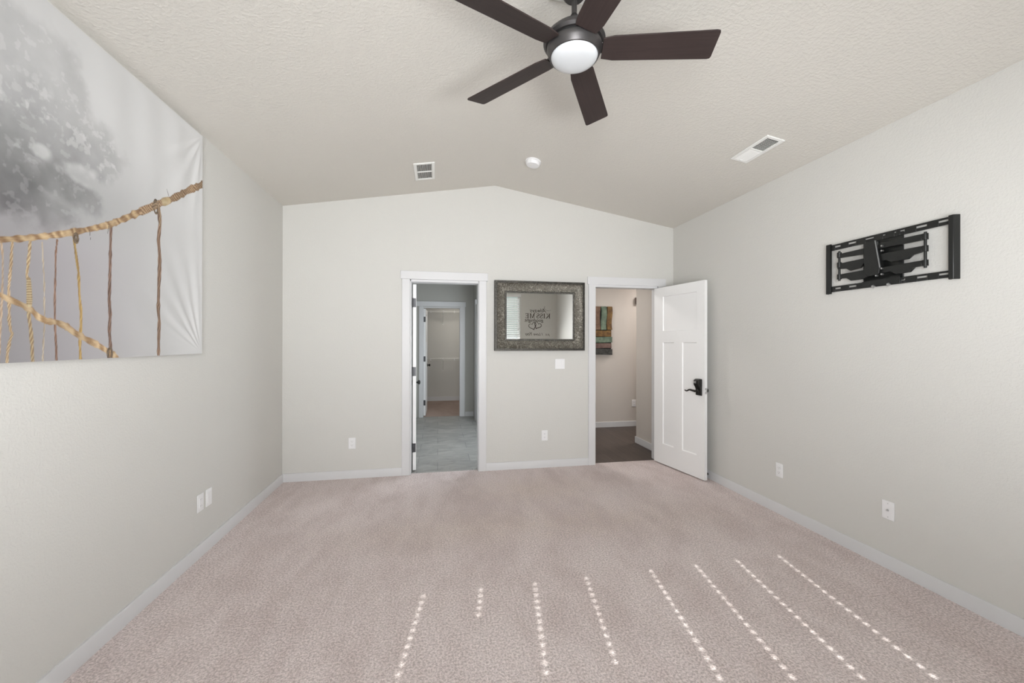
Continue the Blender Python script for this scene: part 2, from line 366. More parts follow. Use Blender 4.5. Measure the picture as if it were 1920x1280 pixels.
# doors -------------------------------------------------------------------
def door_leaf_mesh(Wd, H, T, panels, z0=.012):
    """leaf along +x from the hinge, thickness in y 0..T, recessed shaker panels on both faces"""
    b = MB(); D, S = .010, .007
    xs = sorted({0, Wd, *[p[0] for p in panels], *[p[1] for p in panels]}); zs = sorted({z0, H, *[p[2] for p in panels], *[p[3] for p in panels]})
    inside = lambda x, z: any(p[0] - 1e-6 < x < p[1] + 1e-6 and p[2] - 1e-6 < z < p[3] + 1e-6 for p in panels)
    for y, sgn in ((0, 1), (T, -1)):
        for i in range(len(xs) - 1):
            for j in range(len(zs) - 1):
                if not inside((xs[i] + xs[i + 1]) / 2, (zs[j] + zs[j + 1]) / 2):
                    b.add([(xs[i], y, zs[j]), (xs[i + 1], y, zs[j]), (xs[i + 1], y, zs[j + 1]), (xs[i], y, zs[j + 1])], [(0, 1, 2, 3)])
        for (x0, x1, p0, p1) in panels:
            yy = y + sgn * D; o_ = [(x0, y, p0), (x1, y, p0), (x1, y, p1), (x0, y, p1)]; i_ = [(x0 + S, yy, p0 + S), (x1 - S, yy, p0 + S), (x1 - S, yy, p1 - S), (x0 + S, yy, p1 - S)]
            b.add(o_ + i_, [(0, 1, 5, 4), (1, 2, 6, 5), (2, 3, 7, 6), (3, 0, 4, 7), (4, 5, 6, 7)])
    c = [(0, z0), (Wd, z0), (Wd, H), (0, H)]
    for k in range(4):
        (xa, za), (xb, zb) = c[k], c[(k + 1) % 4]
        b.add([(xa, 0, za), (xb, 0, zb), (xb, T, zb), (xa, T, za)], [(0, 1, 2, 3)])
    return b
PAN = [(.143, .640, 1.538, 1.935), (.143, .318, .242, 1.408), (.440, .640, .242, 1.408)]
def knob(parent, x, z, side, T=.035):
    """round dark knob with rosette on face side (-1: y=0 face, 1: y=T face)"""
    y = 0 if side < 0 else T; s = side
    b = MB(); b.lathe([(0, 0), (.032, 0), (.032, .006), (.02, .010), (.011, .012), (.011, .030), (.022, .036), (.027, .047), (.024, .058), (.012, .064), (0, .065)], 28,
                      Matrix.Translation((x, y, z)) @ (Matrix.Rotation(PI / 2, 4, 'X') if s < 0 else Matrix.Rotation(-PI / 2, 4, 'X')))
    return b.build('door_knob', M['dark_bronze'], parent, label='dark bronze round door knob')
def hinge(parent, x, y, z, ax=0):
    b = MB(); b.box(x - .003, x + .001, y, y + .034, z - .048, z + .048); b.cyl((x - .006, y - .006, z - .05), (x - .006, y - .006, z + .05), .0065, 10)
    return b.build('hinge', M['hinge'], parent, label='dark steel hinge')
# hallway door: swung into the bedroom about the right jamb
fe = Vector((2.652, 3.648, 0)); dd = Vector((.178, -.984, 0)).normalized(); LW = .745
he = fe - dd * LW                                             # hinge end of the visible face
d2 = bpy.data.objects.new('door_2', None); COL.objects.link(d2); d2.location = he
ang = math.atan2(dd.y, dd.x); d2.rotation_euler = (0, 0, ang)
struct(d2, 'open white three panel door with black keypad lever lock', 'door')
# local: x along the leaf, the visible face (hall side) must be y = 0 looking from -x world; local y = +90deg from x
leaf = door_leaf_mesh(LW, 2.04, .035, PAN, .012).build('door_leaf', M['door'], d2)
# which local side faces the camera: camera side is local -y when ang is about -80deg (local +y points to +x world)
b = MB()   # lock body: profile in (out of the face, up)
prof = [(0, .862), (-.024, .868), (-.026, .93), (-.034, .95), (-.052, .975), (-.056, 1.0), (-.052, 1.022), (-.03, 1.034), (0, 1.034)]
b.prism([(u, z) for u, z in prof], .650, .716, 'x')
lock = b.build('keypad_lock', M['dark_bronze'], d2, bevel=.005, label='black bronze keypad lock body')
b = MB()
for k in range(2): b.box(.656, .688, -.0575, -.050, .992 + k * .013, .999 + k * .013)
b.build('keypad_button', M['steel'], lock, label='grey keypad buttons in two rows')
b = MB(); b.lathe([(.018, 0), (.018, .012), (.011, .016), (.011, .052), (0, .054)], 24, Matrix.Translation((.683, -.022, .912)) @ Matrix.Rotation(PI / 2, 4, 'X'))
pts = [(.69, -.066, .914), (.665, -.068, .915), (.64, -.068, .917), (.618, -.067, .920), (.600, -.066, .915), (.585, -.065, .906), (.570, -.065, .902), (.556, -.065, .904), (.548, -.065, .909)]
b.tube(pts, [.011, .012, .011, .009, .008, .0075, .0075, .007, .006], 12)
b.build('lever_handle', M['dark_bronze'], d2, label='black wavy lever handle')
b = MB(); b.box(LW - .0005, LW + .0015, .006, .029, .885, .945); b.box(LW, LW + .010, .011, .024, .905, .924)
b.build('latch_plate', M['steel'], d2, label='nickel latch plate on the door edge')
knob(d2, .683, .912, 1)
b = MB(); b.box(LW, LW + .0005, .002, .005, .1, .101)
for z in (.30, 1.02, 1.80): hinge(d2, 0.0, .0365, z)
# bathroom door: swung into the bathroom about the left jamb, seen along its hinge edge
d1 = bpy.data.objects.new('door_1', None); COL.objects.link(d1); d1.location = (-.2315, YB + WT + .003, 0); d1.rotation_euler = (0, 0, R(94.2))
struct(d1, 'white door folded back into the bathroom showing its hinge edge', 'door')
PAN1 = [(.115, .585, 1.538, 1.935), (.115, .297, .242, 1.408), (.403, .585, .242, 1.408)]
door_leaf_mesh(.70, 2.035, .035, PAN1).build('door_leaf', M['door'], d1)
knob(d1, .635, .905, -1); knob(d1, .635, .905, 1)
for z in (.255, 1.085, 1.835):
    b = MB(); b.box(-.0025, .0006, .004, .036, z - .048, z + .048); b.cyl((-.004, .038, z - .05), (-.004, .038, z + .05), .0065, 10)
    b.build('hinge', M['hinge'], d1, label='dark steel hinge leaf')

# ------------------------------------------------------------------ rooms behind the doorways
YF = 7.687
# bathroom
o = MB().box(-2.2, 1.2, YB + .045, YF + .06, -.12, -.002).build('floor_bathroom', M['bath_floor']); struct(o, 'grey stone look tile floor beyond the left doorway', 'floor')
o = MB().box(-2.3, 1.3, YB + WT + .001, 9.95, 2.60, 2.72).build('ceiling_bathroom', M['bathwall']); struct(o, 'bathroom and closet ceiling', 'ceiling')
o = MB().prism([(-2.2, -.1), (-.283, -.1), (-.283, 2.064), (.427, 2.064), (.427, -.1), (1.2, -.1), (1.2, 2.6), (-2.2, 2.6)], YF, YF + .11, 'y').build('wall_bathroom', M['bathwall']); struct(o, 'grey bathroom wall around the closet doorway', 'wall')
o = MB().box(-2.3, -2.2, YB + WT, 9.95, -.1, 2.6).build('wall_bathroom_left', M['bathwall']); struct(o, 'grey bathroom side wall', 'wall')
o = MB().box(1.2, 1.3, YB + WT, 9.95, -.1, 2.6).build('wall_bathroom_right', M['bathwall']); struct(o, 'partition wall between bathroom and hallway', 'wall')
o = MB().box(.672, 1.199, 7.10, YF, -.002, 2.6).build('wall_bathroom_stub', M['bathwall']); struct(o, 'short grey bathroom wall stub', 'wall')
b = MB(); b.box(.654, .672, 7.19, 7.275, -.002, 2.072); b.box(.650, .672, 7.10, 7.29, 2.072, 2.158)
struct(b.build('trim_4', M['trim'], bevel=.002), 'white casing edge at the right of the bathroom', 'door casing')
b = MB(); b.box(.509 + .003, .6715, YF - .014, YF, -.002, .083)
struct(b.build('baseboard_bathroom', M['trim']), 'short white baseboard right of the closet doorway', 'baseboard')
b = MB(); y = YF
b.box(-.345, -.276, y - .018, y, -.002, 2.072); b.box(.420, .507, y - .018, y, -.002, 2.072); b.box(-.405, .521, y - .022, y, 2.072, 2.165)
b.box(-.283, -.264, y - .001, y + .111, -.002, 2.064); b.box(.408, .427, y - .001, y + .111, -.002, 2.064); b.box(-.264, .408, y - .001, y + .111, 2.045, 2.064)
struct(b.build('trim_3', M['trim'], bevel=.002), 'white casing around the closet doorway', 'door casing')
d3 = bpy.data.objects.new('door_3', None); COL.objects.link(d3); d3.location = (-.2275, YF + .113, 0); d3.rotation_euler = (0, 0, R(88.6))
struct(d3, 'white closet door opened inward behind the bathroom', 'door')
PAN3 = [(.11, .55, 1.538, 1.935), (.11, .28, .242, 1.408), (.38, .55, .242, 1.408)]
door_leaf_mesh(.66, 2.035, .035, PAN3).build('door_leaf', M['door'], d3)
knob(d3, .60, .935, -1)
for z in (.255, 1.085, 1.835):
    b = MB(); b.box(-.0025, .0006, .002, .036, z - .05, z + .05); b.cyl((-.004, .038, z - .05), (-.004, .038, z + .05), .0065, 10)
    b.build('hinge', M['hinge'], d3, label='dark steel hinge leaf')
# closet
YC = 9.80
o = MB().box(-2.2, 1.2, YF + .06, YC + .15, -.12, 0).build('floor_closet', M['closet_carpet']); struct(o, 'brownish carpet in the walk-in closet', 'floor')
o = MB().box(-2.2, 1.2, YC, YC + .15, -.1, 2.6).build('wall_closet', M['wall']); struct(o, 'closet end wall behind the wire shelves', 'wall')
b = MB(); b.box(-2.199, 1.199, YC - .014, YC, 0, .10); struct(b.build('baseboard_closet', M['trim']), 'white baseboard on the closet end wall', 'baseboard')
def wire_shelf(z, label):
    t = thing('wire_shelf', label, 'shelf', (0, YC, z), group=None)
    b = MB()
    for yy, zz in ((-.003, 0), (-.10, 0), (-.20, 0), (-.30, 0), (-.305, -.032)): b.cyl((-1.6, yy, zz), (1.1, yy, zz), .0032, 6)
    b.build('shelf_rail', M['white_metal'], t)
    b = MB()
    for i in range(90):
        x = -1.55 + i * .029
        b.cyl((x, -.003, .003), (x, -.303, .003), .0016, 5); b.cyl((x, -.303, .003), (x, -.307, -.032), .0016, 5)
    b.build('shelf_wire', M['white_metal'], t)
    for x in (-.75, .12, .95):
        b = MB(); b.tube([(x, -.30, -.008), (x, -.02, -.27), (x, -.004, -.29)], .006, 8); b.box(x - .012, x + .012, -.006, -.0005, -.31, -.25)
        b.build('bracket', M['white_metal'], t)
    for x in (-.16, .13, .38):
        b = MB(); b.box(x - .008, x + .008, -.318, -.298, -.045, .012); b.build('shelf_clip', M['plastic'], t)
wire_shelf(2.13, 'upper white wire shelf near the top of the closet doorway')
wire_shelf(1.02, 'lower white wire shelf at knob height in the closet')
# hallway
YH = 6.30
o = MB().box(1.3, 5.2, YB + .045, YH + .1, -.12, -.004).build('floor_hallway', M['hall_floor']); struct(o, 'dark wood plank floor beyond the right doorway', 'floor')
o = MB().box(1.3, 5.2, YB + WT + .001, YH + .1, 2.6, 2.72).build('ceiling_hallway', M['hallwall']); struct(o, 'hallway ceiling', 'ceiling')
o = MB().box(1.3, 5.2, YH, YH + .1, -.1, 2.6).build('wall_hallway', M['hallwall']); struct(o, 'hallway wall behind the board art', 'wall')
o = MB().box(2.748, 5.2, YB + WT + .0005, 5.258, -.1, 2.6).build('wall_hallway_corner', M['hallwall']); struct(o, 'outside corner of the hallway wall beside the open door', 'wall')
o = MB().box(5.2, 5.3, YB, YH + .1, -.1, 2.6).build('wall_hallway_end', M['hallwall']); struct(o, 'hallway end wall', 'wall')
b = MB(); b.box(1.301, 5.199, YH - .014, YH, -.004, .085); struct(b.build('baseboard_hallway', M['trim'], bevel=.003), 'white baseboard along the hallway wall', 'baseboard')
b = MB(); b.prism([(2.734, YB + WT + .024), (2.748, YB + WT + .024), (2.748, 5.258), (5.19, 5.258), (5.19, 5.272), (2.734, 5.272)], -.004, .085, 'z')
struct(b.build('baseboard_hallway_corner', M['trim'], bevel=.003), 'white baseboard wrapping the hallway corner', 'baseboard')
# board art
t = thing('wall_art', 'rustic wall art of overlapping painted boards hanging in the hallway', 'wall art', (2.56, YH, 1.6))
MB().box(-.27, .275, -.014, -.001, -.395, .395).build('backing_board', M['art_back'], t)
def wavy(x0, x1, z0, z1, amp, ph, mat, vertical, y):
    n = 14; L_, R_ = [], []
    for k in range(n + 1):
        f = k / n; w = amp * math.sin(2 * PI * f + ph); w2 = amp * math.sin(2 * PI * f + ph + .2)
        if vertical: L_.append((x0 + w, z0 + (z1 - z0) * f)); R_.append((x1 + w2, z0 + (z1 - z0) * f))
        else: L_.append((x0 + (x1 - x0) * f, z0 + w)); R_.append((x0 + (x1 - x0) * f, z1 + w2))
    return MB().prism(L_ + R_[::-1], y, -.014, 'y').build('art_board', M[mat], t, bevel=.003)
for k, (x0, x1, m_, ph) in enumerate(((-.272, -.17, 'art_mauve', .3), (-.158, -.06, 'art_green', 2), (-.05, .07, 'art_tan', 1.2), (.088, .178, 'art_green', 3.4), (.192, .280, 'art_ochre', 2.7))):
    wavy(x0, x1, .012, .398, .008, ph, m_, True, -.045 - .008 * (k % 2))
for k, (z0, z1, m_, xr) in enumerate(((-.098, .002, 'art_ochre', .268), (-.198, -.106, 'art_green', .279), (-.292, -.210, 'art_mauve', .270), (-.40, -.304, 'art_char', .281))):
    wavy(-.27, xr, z0, z1, .003, k * 1.3, m_, False, -.042 - .008 * (k % 2))
t = thing('door_chime', 'small brown chime box high on the hallway wall at the corner', 'chime', (3.33, YH, 2.105))
MB().box(-.055, .075, -.04, -.001, -.055, .055).build('chime_cover', M['brass_dark'], t, bevel=.004)

# ------------------------------------------------------------------ wall plates
def outlet(loc, rot, label, kind='duplex', w=.07, h=.115):
    names = dict(duplex=('power_outlet', 'outlet'), switch=('light_switch', 'light switch'), coax=('cable_outlet', 'cable outlet'), blank=('wall_plate', 'wall plate'), gfi=('power_outlet', 'outlet'))[kind]
    t = thing(names[0], label, names[1], loc, rot)
    b = MB(); b.prism([(-w / 2, -h / 2), (w / 2, -h / 2), (w / 2, h / 2), (-w / 2, h / 2)], -.006, -.0002, 'y')
    b.build('cover_plate', M['plastic'], t, bevel=.003)
    if kind == 'duplex':
        for s in (-1, 1):
            f = MB().prism([(.0165 * math.cos(a) , s * .0195 + max(-.0135, min(.0135, .0165 * math.sin(a)))) for a in np.linspace(0, 2 * PI, 24, endpoint=False)], -.0085, -.0055, 'y').build('receptacle', M['plastic'], t)
            for x0_, x1_, a_, b_ in ((-.0075, -.0055, -.001, .008), (.0055, .0075, 0, .007)): MB().box(x0_, x1_, -.0088, -.008, s * .0195 + a_, s * .0195 + b_).build('socket_slot', M['plastic_grey'], f)
            MB().cyl((0, -.0088, s * .0195 - .007), (0, -.008, s * .0195 - .007), .0025, 10).build('ground_hole', M['plastic_grey'], f)
        MB().cyl((0, -.0075, 0), (0, -.0055, 0), .003, 10).build('screw', M['white_metal'], t)
    if kind == 'gfi':
        f = MB().box(-.017, .017, -.0085, -.0055, -.034, .034).build('receptacle', M['plastic'], t, bevel=.001)
        for s in (-1, 1):
            for c_ in (-.0065, .0065): MB().box(c_ - .001, c_ + .001, -.0088, -.008, s * .021 - .003, s * .021 + .005).build('socket_slot', M['plastic_grey'], f)
    if kind == 'switch':
        for s in (-1, 1):
            g = MB().prism([(s * .023 - .0165, -.033), (s * .023 + .0165, -.033), (s * .023 + .0165, .033), (s * .023 - .0165, .033)], -.0072, -.0055, 'y').build('switch_frame', M['plastic'], t)
            b = MB(); x0, x1 = s * .023 - .0145, s * .023 + .0145; q = .004 * s
            b.add([(x0, -.0075, -.031), (x1, -.0075, -.031), (x1, -.0095 + abs(q) / 2, 0), (x0, -.0095 + abs(q) / 2, 0), (x1, -.0105 - q / 2, .031), (x0, -.0105 - q / 2, .031),
                   (x0, -.006, -.031), (x1, -.006, -.031), (x1, -.006, .031), (x0, -.006, .031)],
                  [(0, 1, 2, 3), (3, 2, 4, 5), (6, 7, 1, 0), (5, 4, 8, 9), (0, 3, 5, 9, 6), (1, 7, 8, 4, 2)]).build('rocker', M['plastic'], g)
    if kind == 'coax':
        b = MB(); b.cyl((0, -.007, 0), (0, -.0055, 0), .0075, 6); b.cyl((0, -.016, 0), (0, -.006, 0), .0048, 14); b.build('coax_jack', M['steel'], t, label='silver threaded jack')
        for s in (-1, 1): MB().cyl((0, -.0072, s * .042), (0, -.0055, s * .042), .003, 10).build('screw', M['steel'], t)
    if kind == 'blank':
        MB().box(-.019, .019, -.0085, -.0055, -.036, .036).build('insert', M['plastic'], t, bevel=.001)
    return t
outlet((-.869, YB, .36), FAR, 'white duplex outlet on the far wall left of the bathroom doorway')
outlet((1.183, YB, .359), FAR, 'white duplex outlet low on the wall below the mirror')
outlet((1.361, YB, 1.161), FAR, 'white double rocker light switch under the mirror', 'switch', .113, .113)
outlet((XL, 2.97, .352), LEFT, 'white outlet plate low on the left wall, nearer of the pair', 'gfi')
outlet((XL, 3.068, .352), LEFT, 'white plain insert plate low on the left wall, farther of the pair', 'blank')
outlet((XR, 2.862, .357), RIGHT, 'white duplex outlet on the right wall between the door and the cable plate')
outlet((XR, 2.048, .362), RIGHT, 'white cable plate with silver jack low on the right wall', 'coax')
outlet((3.249, YH, .381), FAR, 'white outlet on the hallway wall beside the corner')

# door stop
t = thing('door_stop', 'black spring door stop on the right baseboard behind the open door', 'door stop', (XR - .014, 3.742, .045), RIGHT)
b = MB(); b.lathe([(0, 0), (.012, 0), (.012, .004), (.006, .007), (.005, .05), (0, .05)], 16, Matrix.Rotation(PI / 2, 4, 'X')); b.build('stop_rod', M['dark_bronze'], t)
b = MB(); b.lathe([(.005, .046), (.010, .047), (.011, .06), (.008, .068), (0, .069)], 16, Matrix.Rotation(PI / 2, 4, 'X')); b.build('rubber_tip', M['rubber'], t)

# ------------------------------------------------------------------ mirror
MX, MZ, MW, MH = 1.1235, 1.697, 1.032, .770
t = thing('wall_mirror', 'rectangular mirror in a wide embossed pewter frame between the doorways', 'mirror', (MX, YB, MZ))
def frame_ring(o_, i_, name, mat, smooth=False):
    """mitred ring between an outer and an inner outline, each (half width, half height, y) in order from back to front"""
    b = MB(); rings = o_ + i_; vs = []; fs = []
    for (w, h, y) in rings: vs += [(-w, y, -h), (w, y, -h), (w, y, h), (-w, y, h)]
    for k in range(len(rings) - 1):
        for j in range(4): j2 = (j + 1) % 4; fs.append((4 * k + j, 4 * k + j2, 4 * k + 4 + j2, 4 * k + 4 + j))
    return b.add(vs, fs).build(name, mat, t)
hw, hh = MW / 2, MH / 2
gw, gh = .380, .254                                     # half glass opening
frame_ring([(hw, hh, -.0005), (hw, hh, -.052), (hw - .004, hh - .004, -.058), (hw - .012, hh - .012, -.058)], [(hw - .014, hh - .014, -.050), (hw - .019, hh - .019, -.050), (hw - .021, hh - .021, -.055), (hw - .026, hh - .026, -.055)], 'outer_moulding', M['pewter_lip'])
frame_ring([(hw - .026, hh - .026, -.055)], [(hw - .034, hh - .034, -.046), (hw - .055, hh - .055, -.036), (hw - .080, hh - .080, -.028), (gw + .022, gh + .022, -.023)], 'embossed_frame', M['pewter'])
frame_ring([(gw + .022, gh + .022, -.023)], [(gw + .018, gh + .018, -.029), (gw + .006, gh + .006, -.029), (gw, gh, -.025), (gw, gh, -.018)], 'inner_lip', M['pewter_lip'])
b = MB(); b.add([(-gw - .01, -.020, -gh - .01), (gw + .01, -.020, -gh - .01), (gw + .01, -.020, gh + .01), (-gw - .01, -.020, gh + .01)], [(0, 1, 2, 3)]); b.box(-gw - .01, gw + .01, -.0195, -.004, -gh - .01, gh + .01)
b.build('mirror_glass', M['silver'], t)

# ------------------------------------------------------------------ TV bracket on the right wall
t = thing('tv_wall_mount', 'black articulated TV wall bracket folded flat on the right wall', 'tv mount', (XR, 0, 0), RIGHT)
# local: x = -world y, y = depth (-y into the room), z = up.  s(p) turns a reading on the wall plane into one p in front of it
def yz(yw, zw, p): s = (XR - p) / XR; return (-yw * s, CAMH + (zw - CAMH) * s)
def plate(name, y_, z_, p0, p1, slots=(), parent=None, mat='mount', bevel=.0015, pm=None):
    pm = p1 if pm is None else pm
    xa, za = yz(y_[0], z_[0], pm); xb, zb = yz(y_[1], z_[1], pm)
    x0, x1 = min(xa, xb), max(xa, xb); z0, z1 = min(za, zb), max(za, zb)
    b = MB(); cur = x0
    for (sy0, sy1, f0, f1) in sorted([(min(yz(a, 0, pm)[0], yz(c, 0, pm)[0]), max(yz(a, 0, pm)[0], yz(c, 0, pm)[0]), d, e) for a, c, d, e in slots]):
        b.box(cur, sy0, -p1, -p0, z0, z1); b.box(sy0, sy1, -p1, -p0, z0, z0 + (z1 - z0) * f0); b.box(sy0, sy1, -p1, -p0, z0 + (z1 - z0) * f1, z1); cur = sy1
    b.box(cur, x1, -p1, -p0, z0, z1)
    return b.build(name, M[mat], t if parent is None else parent, bevel=bevel)
def slot(px0, px1): return (px0, px1, .45, .72)
wall_y = lambda px: XR * 0 + px
# rails with slots (readings along the wall, far end first)
TOPS = [(2.397, 2.350), (2.302, 2.245), (2.191, 2.133), (2.085, 2.065), (2.020, 2.004), (1.988, 1.958), (1.904, 1.845), (1.797, 1.745)]
BOTS = [(2.395, 2.350), (2.298, 2.243), (1.982, 1.955), (1.900, 1.843), (1.795, 1.742)]
plate('top_rail', (2.425, 1.735), (2.062, 2.104), .012, .016, [slot(a - .003, c + .003) for a, c in TOPS])
plate('bottom_rail', (2.425, 1.735), (1.768, 1.807), .012, .016, [slot(a - .003, c + .003) for a, c in BOTS])
b = MB()
x, z0 = yz(2.458, 1.756, .022); x2, z1 = yz(2.424, 2.112, .022)
b.box(x, x + .006, -.024, -.001, z0, z1); b.box(x, x2, -.026, -.020, z0, z1); b.box(x2 - .004, x2, -.026, -.012, z0, z1)
b.build('side_bar', M['mount'], t, bevel=.002)
b = MB(); x, z0 = yz(1.748, 1.757, .03); x2, z1 = -1.707, yz(0, 2.110, .03)[1]
b.prism([(x, -.032), (x2, -.032), (-1.6955, -.003), (-1.6955, -.0005), (-1.701, -.0005), (x2 - .004, -.027), (x, -.027)], z0, z1, 'z'); b.box(x, x + .004, -.030, -.012, z0, z1)
b.build('side_bar', M['mount'], t, bevel=.002)
# wall plate behind the arms
plate('wall_plate', (2.20, 1.968), (1.790, 2.085), .002, .010, ())
b = MB()                                                    # lower tray of the wall plate
xa, za = yz(2.205, 1.808, .02); xb, zb = yz(1.982, 1.768, .02)
b.prism([(xa, za - .035), (xb, za - .035), (xb, za + .002), (xa, za + .002)], -.026, -.018, 'y')
b.prism([(-.026, za - .002), (-.026, za + .004), (-.002, za + .045), (-.002, za + .035)], xa + .012, xb - .002, 'x')
b.build('cover_tray', M['mount'], t, bevel=.0015)
for yw in (2.135, 2.045):
    x, z = yz(yw, 1.772, .03); b = MB(); b.cyl((x, -.044, z), (x, -.024, z), .006, 10); b.cyl((x, -.034, z - .012), (x, -.034, z + .008), .004, 8); b.build('adjusting_screw', M['bolt'], t)
# arms: outline on the wall plane, pushed to their own depth
def arm(name, pts, p0, p1):
    q = [yz(a, c, (p0 + p1) / 2) for a, c in pts]
    return MB().prism(q, -p1, -p0, 'y').build(name, M['mount'], t, bevel=.002)
AR = [(2.110, 2.042), (1.868, 2.040), (1.868, 2.003), (2.110, 2.006)]
arm('arm', AR, .034, .050)
arm('arm', [(2.110, 1.972), (1.868, 1.970), (1.868, 1.935), (1.914, 1.928), (1.939, 1.908), (2.030, 1.908), (2.055, 1.925), (2.110, 1.927)], .034, .050)
arm('arm', [(2.110, 1.886), (1.868, 1.886), (1.868, 1.854), (1.906, 1.853), (1.930, 1.829), (2.004, 1.829), (2.03, 1.848), (2.110, 1.85)], .034, .050)
arm('arm', [(2.150, 2.031), (2.371, 2.029), (2.371, 2.000), (2.150, 1.99)], .040, .054)
arm('arm', [(2.150, 1.965), (2.371, 1.961), (2.371, 1.924), (2.310, 1.918), (2.284, 1.899), (2.215, 1.905), (2.194, 1.930), (2.150, 1.932)], .040, .054)
arm('arm', [(2.150, 1.888), (2.371, 1.885), (2.371, 1.856), (2.308, 1.852), (2.278, 1.829), (2.20, 1.829), (2.150, 1.850)], .040, .054)
for yw, p, n_ in ((1.855, .042, 3), (2.362, .047, 3)):
    x, z0 = yz(yw, 1.845, p); _, z1 = yz(yw, 2.045, p)
    b = MB(); b.cyl((x, -p, z0 - .004), (x, -p, z1 + .004), .007, 12)
    for zc in ((2.022, 1.952, 1.869) if n_ else ()):
        zz = yz(0, zc, p)[1]; b.cyl((x, -p, zz - .017), (x, -p, zz + .017), .0135, 14)
    b.build('pivot', M['mount'], t)
# head plate; a pale strip paints the highlight along its front edge
b = MB(); q = [yz(2.195, 2.063, .062), yz(2.128, 2.066, .062), yz(2.098, 1.885, .062), yz(2.105, 1.845, .062), yz(2.165, 1.842, .062), yz(2.192, 1.87, .062)]
b.prism(q, -.066, -.060, 'y'); b.prism([q[1], (q[1][0] + .004, q[1][1]), (q[2][0] + .004, q[2][1]), q[2]], -.060, -.030, 'y')
hp = b.build('head_plate', M['mount'], t, bevel=.0015)
MB().prism([q[1], (q[1][0] + .0045, q[1][1]), (q[2][0] + .0045, q[2][1]), q[2]], -.0665, -.0602, 'y').build('plate_highlight', M['edge_highlight'], hp)
b = MB(); b.cyl((*[yz(2.118, 0, .05)[0]], -.046, yz(0, 1.85, .05)[1]), (*[yz(2.118, 0, .05)[0]], -.046, yz(0, 2.055, .05)[1]), .012, 14); b.build('pivot', M['mount'], t)
for yw, zw in ((2.085, 2.022), (2.085, 1.991), (2.085, 1.878), (2.085, 1.842), (2.112, 1.865), (2.118, 1.838)):
    x, z = yz(yw, zw, .055); b = MB(); b.cyl((x, -.062, z), (x, -.048, z), .0055, 6); b.build('bolt', M['bolt'], t)

# ------------------------------------------------------------------ ceiling fittings
ROTL, ROTR = (0, -SA, 0), (0, SA, 0)
def grille(name, label, cat, loc, rot, sx, sy, brd, banks, louv, tilt):
    """frame with louvres; local -z points into the room"""
    t = thing(name, label, cat, loc, rot)
    b = MB(); hx, hy = sx / 2, sy / 2
    b.box(-hx, -hx + brd, -hy, hy, -.010, -.0005); b.box(hx - brd, hx, -hy, hy, -.010, -.0005)
    b.box(-hx + brd, hx - brd, -hy, -hy + brd, -.010, -.0005); b.box(-hx + brd, hx - brd, hy - brd, hy, -.010, -.0005)
    b.box(-hx + brd, hx - brd, -.008, .008, -.010, -.0005)
    f = b.build('grille_frame', M['white_metal'], t, bevel=.003)
    b = MB(); b.box(-hx + brd * .8, hx - brd * .8, -hy + brd * .8, hy - brd * .8, -.0012, -.0004); b.build('duct_shade', M['dark_duct'], t)  # flat dark sheet stands in for the shade behind the louvres
    return t, hx - brd, hy - brd
t, ix, iy = grille('return_air_grille', 'square white louvred air grille on the left ceiling slope', 'air vent', (-.1255, 3.848, ceil_z(-.1255)), ROTL, .19, .37, .028, 2, 12, 0)
b = MB()
for s in (-1, 1):
    for k in range(12):
        x = -ix + (k + .5) * 2 * ix / 12
        b.prism([(x - .0028, -.0095), (x - .0002, -.0095), (x + .0022, -.0015), (x - .0004, -.0015)], s * .008, s * iy, 'y')
b.build('louvre', M['white_metal'], t)
t, ix, iy = grille('supply_register', 'long white supply register on the right ceiling slope', 'air vent', (2.328, 2.614, ceil_z(2.328)), ROTR, .148, .363, .026, 2, 12, 0)
for s in (-1, 1):
    b = MB()
    for k in range(12):
        y = s * (.014 + k * (iy - .02) / 11.5)
        q = -s * (.004 if s < 0 else .0062)
        b.prism([(y - q, -.0105), (y - q + .0026, -.0105), (y + q + .0026, -.0015), (y + q, -.0015)], -ix, ix, 'x')
    b.build('louvre', M['white_metal'], t)
MB().box(-.012, .012, iy - .004, iy + .004, -.016, -.008).build('damper_lever', M['white_metal'], t)
t = thing('smoke_detector', 'round white smoke detector on the ceiling right of the ridge', 'smoke detector', (.869, 3.637, ceil_z(.869)), ROTR)
MB().lathe([(0, -.0005), (.073, -.0005), (.073, -.010), (.066, -.013), (.066, -.0135)], 40).build('mounting_base', M['plastic'], t)
b = MB(); b.lathe([(.066, -.013), (.066, -.030), (.058, -.042), (.030, -.046), (0, -.046)], 40); hd = b.build('detector_cover', M['plastic'], t)
b = MB(); b.lathe([(.0, -.0475), (.011, -.0475), (.011, -.0455)], 16, Matrix.Translation((-.018, -.01, 0))); b.build('test_button', M['white_metal'], hd)

# ceiling fan -------------------------------------------------------------
FX, FY = .6245, 1.797
FAN_PHI, FAN_ZB = -14.0, 2.7745
t = thing('ceiling_fan', 'five blade dark bronze ceiling fan with frosted globe hanging from the ridge', 'ceiling fan', (FX, FY, 0))
b = MB(); hwid = .11
zc = lambda x: ceil_z(FX + x) - .0005
b.prism([(-.09, zc(-.09)), (XRG - FX, zc(XRG - FX)), (.09, zc(.09)), (.09, 3.105), (-.09, 3.105)], -.12, .13, 'y')
b.build('mounting_block', M['white_metal'], t, bevel=.003)
MB().lathe([(0, 3.106), (.068, 3.106), (.070, 3.097), (.066, 3.055), (.052, 3.026), (.044, 3.017), (.018, 3.016), (0, 3.016)], 40).build('canopy', M['fan_metal'], t)
MB().lathe([(.0125, 3.02), (.0125, 2.925), (0, 2.925)], 20).build('downrod', M['fan_metal'], t)
MB().lathe([(0, 2.938), (.015, 2.938), (.024, 2.922), (.034, 2.908), (.046, 2.900), (.050, 2.894), (.053, 2.890), (0, 2.888)], 36).build('yoke_cover', M['fan_metal'], t)
